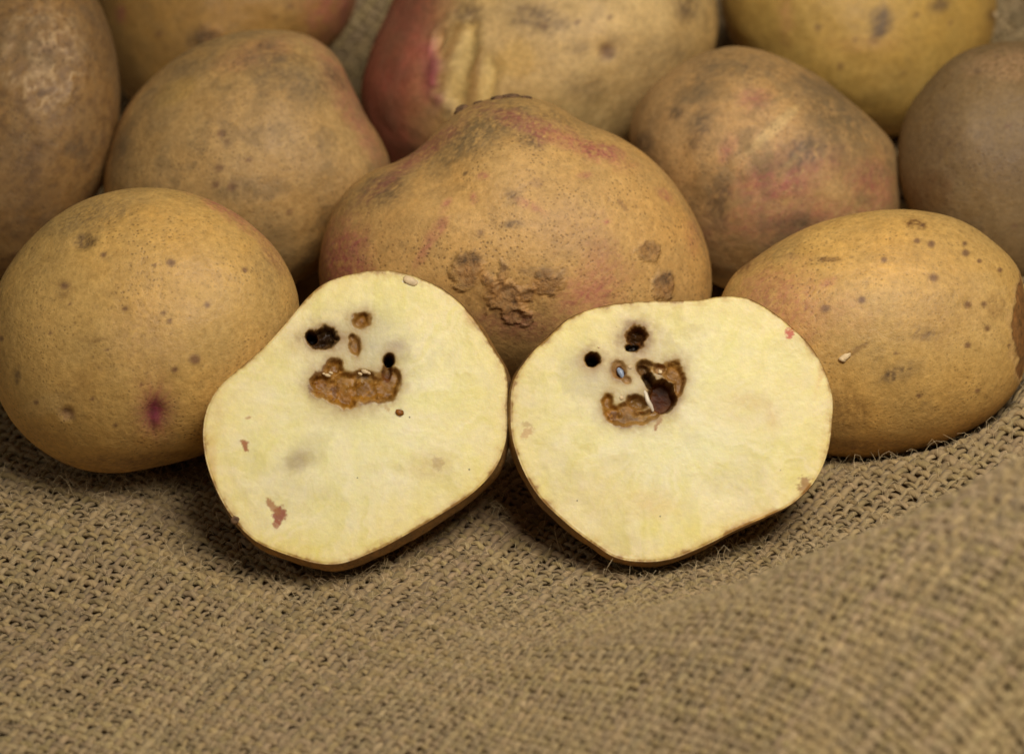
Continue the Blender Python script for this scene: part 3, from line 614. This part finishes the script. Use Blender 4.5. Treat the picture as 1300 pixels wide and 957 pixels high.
def strand(points, radius, sides=6):
    Pn = np.array(points, float); n = len(Pn); T = np.gradient(Pn, axis=0); T /= np.linalg.norm(T, axis=1, keepdims=True)
    A = np.cross(T, [.31, .2, .93]); A /= np.linalg.norm(A, axis=1, keepdims=True); B = np.cross(T, A)
    rad = np.asarray(radius) * np.ones(n)
    ang = np.arange(sides) / sides * 2 * math.pi
    V = (Pn[:, None] + rad[:, None, None] * (np.cos(ang)[None, :, None] * A[:, None] + np.sin(ang)[None, :, None] * B[:, None])).reshape(-1, 3)
    i = (np.arange(n - 1)[:, None] * sides + np.arange(sides)[None]); j = (np.arange(n - 1)[:, None] * sides + (np.arange(sides)[None] + 1) % sides)
    return V, np.stack([i, j, j + sides, i + sides], -1).reshape(-1, 4)
def on_half(H, pts, radius, mat, name):
    root, at, n, e1, e2, org = H
    V, Q = strand([at(x, y, l) for x, y, l in pts], radius); return build(name, V, Q, mat, root, origin=org)
def lump_on(H, x, y, lift, size, mat, name, seed, squash=(1, 1, .6)):
    root, at, n, e1, e2, org = H
    V, Q = lump_mesh(at(x, y, lift), n, size, seed, squash); return build(name, V, Q, mat, root, origin=org)
on_half(HR, [(817, 492, -.0006), (820, 500, -.0002), (822, 508, .0001), (826, 515, -.0003), (829, 521, -.0010)], [.0003, .00048, .00055, .0006, .0004], M_THREAD, 'white_thread')
M_GREYBIT = plain('grey_bit', tuple(lin((140, 150, 165), 1.2)), .25, 300.0, .85, 1.15)
on_half(HR, [(785, 466, -.0016), (788, 472, -.0008), (791, 479, -.0010)], [.0005, .0008, .0004], M_GREYBIT, 'grey_fragment')
for x, y, s, sd in ((416, 476, .0005, 1), (463, 471, .0007, 2), (457, 474, .0004, 3), (420, 473, .0004, 8), (411, 474, .0003, 9), (468, 473, .0004, 12)): lump_on(HL, x, y, -.0004, s, M_CHIP_GLINT, 'crumb_and_glint', sd, (1.4, .8, .6))  # pale lumps modelled in place of wet glints on the rot
lump_on(HL, 507, 524, .0000, .0011, M_ROT, 'rot_crumb', 4, (1, .75, .5)); lump_on(HL, 298, 660, .0, .0010, M_CRUST_SHADOW, 'soil_crumb', 5)
lump_on(HL, 521, 357, .0, .0014, M_CHIP_GLINT, 'crumb_and_glint', 6, (1.3, .8, .35))
for x, y, s, sd in ((800, 466, .0005, 1), (838, 472, .0005, 2), (789, 505, .0005, 3), (760, 441, .0003, 4)): lump_on(HR, x, y, .0, s, M_CHIP_GLINT, 'crumb_and_glint', sd)

# ------------------------------------------------------------------ the hessian sack
GX0, GX1, GY0, GY1, GS = -0.30, 0.30, -0.26, 0.46, 0.0015
gx = np.arange(GX0, GX1 + GS, GS); gy = np.arange(GY0, GY1 + GS, GS)
X, Y = np.meshgrid(gx, gy)
P2 = np.stack([X.ravel(), Y.ravel(), 0 * X.ravel()], -1)
H = (fbm(P2, 11, 2, 301).reshape(X.shape)) * .0022 + fbm(P2, 32, 2, 305).reshape(X.shape) * .0007
# right side lifts; a loose fold runs along the front towards the lower right; the sack climbs behind the heap
H += .030 * smooth(.055, .20, X + .35 * (Y + .03)) * smooth(.16, .02, Y)
crest = np.interp(X, [-.10, -.04, 0, .03, .059, .106, .16], [0, .003, .011, .026, .043, .070, .085])
cy = -.098 - .012 * smooth(.03, -.06, X); d_ = Y - cy
H += crest * np.where(d_ > 0, np.exp(-(d_ / .034) ** 2), np.exp(-(d_ / .075) ** 2))
H += .16 * smooth(.19, .42, Y)
for V in TOUCH:                                    # the cloth gives way under every potato
    m = (V[:, 2] < .05); v = V[m]
    ix = np.round((v[:, 0] - GX0) / GS).astype(int); iy = np.round((v[:, 1] - GY0) / GS).astype(int)
    Z = np.full(X.shape, 9.0)
    for a in (-1, 0, 1):
        for b in (-1, 0, 1):
            np.minimum.at(Z, (np.clip(iy + a, 0, len(gy) - 1), np.clip(ix + b, 0, len(gx) - 1)), v[:, 2])
    H = np.minimum(H, Z - .0012)
for _ in range(4):
    H2 = H.copy(); H2[1:-1, 1:-1] = (H[1:-1, 1:-1] * 4 + H[:-2, 1:-1] + H[2:, 1:-1] + H[1:-1, :-2] + H[1:-1, 2:]) / 8; H = np.minimum(H2, H + .0004)
HY, HX = np.gradient(H, GS)
def bil(G, x, y):
    fx = np.clip((x - GX0) / GS, 0, len(gx) - 1.001); fy = np.clip((y - GY0) / GS, 0, len(gy) - 1.001)
    i = fx.astype(int); j = fy.astype(int); u = fx - i; v = fy - j
    return G[j, i] * (1-u) * (1-v) + G[j, i+1] * u * (1-v) + G[j+1, i] * (1-u) * v + G[j+1, i+1] * u * v
COVER = np.zeros(X.shape, bool)                    # ground hidden deep under a potato
for V in TOUCH:
    v = V[V[:, 2] < .0022]
    if len(v):
        ix = np.round((v[:, 0] - GX0) / GS).astype(int); iy = np.round((v[:, 1] - GY0) / GS).astype(int); ok = (ix > 0) & (ix < len(gx)) & (iy > 0) & (iy < len(gy))
        COVER[iy[ok], ix[ok]] = True
PITCHY = .00238; ALPHA = math.radians(-36); BEND = -1.5
def cloth(u, v):                                   # yarn coordinates -> ground
    z = (u + 1j * v) * np.exp(1j * ALPHA); w = z + 1j * BEND * z * z / 2
    x, y = w.real, w.imag
    q = np.stack([u, v, 0 * u], -1)
    return x + .0022 * vnoise(q * 28, 401) , y + .0022 * vnoise(q * 28, 402)
sack = empty('hessian_sack', (0, 0, 0))
tag(sack, 'coarse brown hessian sack spread out under all the potatoes, folded up at the right', 'sack')
NY = 190; SEG = 3; SIDES = 5
def weave(axis, seed):
    rng = np.random.default_rng(seed)
    Vs, Qs, Cs, As = [], [], [], []; off = 0
    k = np.arange(-NY * SEG, NY * SEG + 1) / SEG             # in crossings
    ang = np.arange(SIDES) / SIDES * 2 * math.pi
    for i in range(-NY, NY + 1):
        wob = .00034 * np.interp(k, np.arange(-NY, NY + 1, 2.5), rng.normal(0, 1, len(np.arange(-NY, NY + 1, 2.5))))
        along = k * PITCHY; across = np.full(len(k), i * PITCHY + rng.normal(0, .00012)) + wob
        x, y = cloth(along, across) if axis == 0 else cloth(across, along)
        vis = (np.abs(x) < .134 + .13 * np.clip(y + .1, 0, 1)) & (y > -.150) & (y < .36) & ~((y > .055) & (y < .125) & (np.abs(x) < .125))
        if vis.sum() < 6: continue
        ix = np.clip(np.round((x - GX0) / GS).astype(int), 0, len(gx) - 1); iy = np.clip(np.round((y - GY0) / GS).astype(int), 0, len(gy) - 1)
        vis &= ~COVER[iy, ix]
        h = bil(H, x, y); hx = bil(HX, x, y); hy = bil(HY, x, y)
        nrm = np.stack([-hx, -hy, np.ones(len(x))], -1); nrm /= np.linalg.norm(nrm, axis=1, keepdims=True)
        ph = math.pi * (k + i + (0 if axis == 0 else 1))
        wave = np.cos(ph)
        rad = .00069 * (1.0 - .24 * np.exp(-((x - .055) / .05) ** 2 - ((y + .045) / .03) ** 2)) * np.clip(1 + .8 * (np.sqrt(1 + hx * hx + hy * hy) - 1), 1, 1.4) * rng.uniform(.82, 1.22) * (1 + .22 * np.interp(k, np.arange(-NY, NY + 1, 3.1), rng.normal(0, 1, len(np.arange(-NY, NY + 1, 3.1)))))
        rad = np.clip(rad, .0004, .0011)
        P_ = np.stack([x, y, h], -1) + nrm * (wave * .00042 + .0002)[:, None]
        T = np.gradient(P_, axis=0); T /= np.linalg.norm(T, axis=1, keepdims=True)
        Sd = np.cross(T, nrm); Sd /= np.linalg.norm(Sd, axis=1, keepdims=True); Nn = np.cross(Sd, T)
        V = P_[:, None] + (rad[:, None, None]) * (1.22 * np.cos(ang)[None, :, None] * Sd[:, None] + .80 * np.sin(ang)[None, :, None] * Nn[:, None])
        nk = len(k); a = (np.arange(nk - 1)[:, None] * SIDES + np.arange(SIDES)[None]); b = (np.arange(nk - 1)[:, None] * SIDES + (np.arange(SIDES)[None] + 1) % SIDES)
        q = np.stack([a, b, b + SIDES, a + SIDES], -1)
        q = q[vis[:-1] & vis[1:]].reshape(-1, 4)
        tone = lin((155, 132, 93), 1.12) * rng.uniform(.83, 1.15) * np.array([1, rng.uniform(.97, 1.03), rng.uniform(.90, 1.10)])
        tw = (ang / (2 * math.pi))[None, :] + along[:, None] / .006                        # the spin of the yarn
        Vs.append(V.reshape(-1, 3)); Qs.append(q + off); off += nk * SIDES
        Cs.append(np.tile(tone, (nk * SIDES, 1)))
        As.append(np.stack([np.repeat(along, SIDES) * .35 + 0 * tw.ravel(), tw.ravel(), np.full(nk * SIDES, i * 3.7 + axis * 1000)], -1))
    return np.concatenate(Vs), np.concatenate(Qs), np.concatenate(Cs), np.concatenate(As)
for axis, name in ((0, 'weft_yarns'), (1, 'warp_yarns')):
    V, Q, C_, A_ = weave(axis, 900 + axis)
    o = build(name, V, Q, M_YARN, sack, C_, None, None, uv=A_); tag(o, kind='stuff')
    print(name, len(Q))
# second layer of the sack right under the weave
st = 3; Hs = H[::st, ::st] - .0013; xs, ys = X[::st, ::st], Y[::st, ::st]
i = np.arange(xs.size).reshape(xs.shape)
build('under_layer', np.stack([xs, ys, Hs], -1).reshape(-1, 3), np.stack([i[:-1, :-1], i[:-1, 1:], i[1:, 1:], i[1:, :-1]], -1).reshape(-1, 4), M_LINING, sack)
# loose fibres standing off the yarns
rng = np.random.default_rng(77); fv, fq, off = [], [], 0
edge_pts = np.concatenate([V[(V[:, 2] < .006) & (V[:, 1] < .03)] for V in TOUCH])
for k_ in range(9500):
    if k_ % 5 == 0:                                # tufts brushed up where the potatoes sit
        q = edge_pts[rng.integers(len(edge_pts))]; x, y = q[0] + rng.normal(0, .004), q[1] - abs(rng.normal(0, .004))
    else: x, y = rng.uniform(-.14, .14), rng.uniform(-.14, .05)
    z = bil(H, np.array([x]), np.array([y]))[0] + .0008
    a = rng.uniform(0, 2 * math.pi); l = rng.uniform(.002, .0075); up = abs(rng.normal(.28, .3)); cv = rng.normal(0, 1.6)
    t = np.linspace(0, 1, 4); aa = a + cv * t
    px = x + np.cumsum(np.cos(aa)) * l / 4; py = y + np.cumsum(np.sin(aa)) * l / 4; pz = z + l * up * np.sin(t * 2.4)
    V, Q = strand(np.stack([px, py, pz], -1), .000052, 3); fv.append(V); fq.append(Q + off); off += len(V)
o = build('loose_fibres', np.concatenate(fv), np.concatenate(fq), M_FIBRE, sack); tag(o, kind='stuff')

import os
if os.environ.get('CHECK'):
    from mathutils.bvhtree import BVHTree
    T = [(l, V, BVHTree.FromPolygons(V.tolist(), Q.tolist())) for l, V, Q in SHAPES]
    for i, (la, Va, ta) in enumerate(T):
        for j, (lb, Vb, tb) in enumerate(T):
            if i == j or np.linalg.norm(Va.mean(0) - Vb.mean(0)) > .13: continue
            dmax = 0; cnt = 0
            for v in Va[::23]:
                p, nn_, _, dd = tb.find_nearest(Vector(v))
                if (Vector(v) - p).dot(nn_) < 0: cnt += 1; dmax = max(dmax, dd)
            if cnt: print('OVERLAP %.1f mm  %s | %s' % (dmax * 1000, la[:30], lb[:30]))
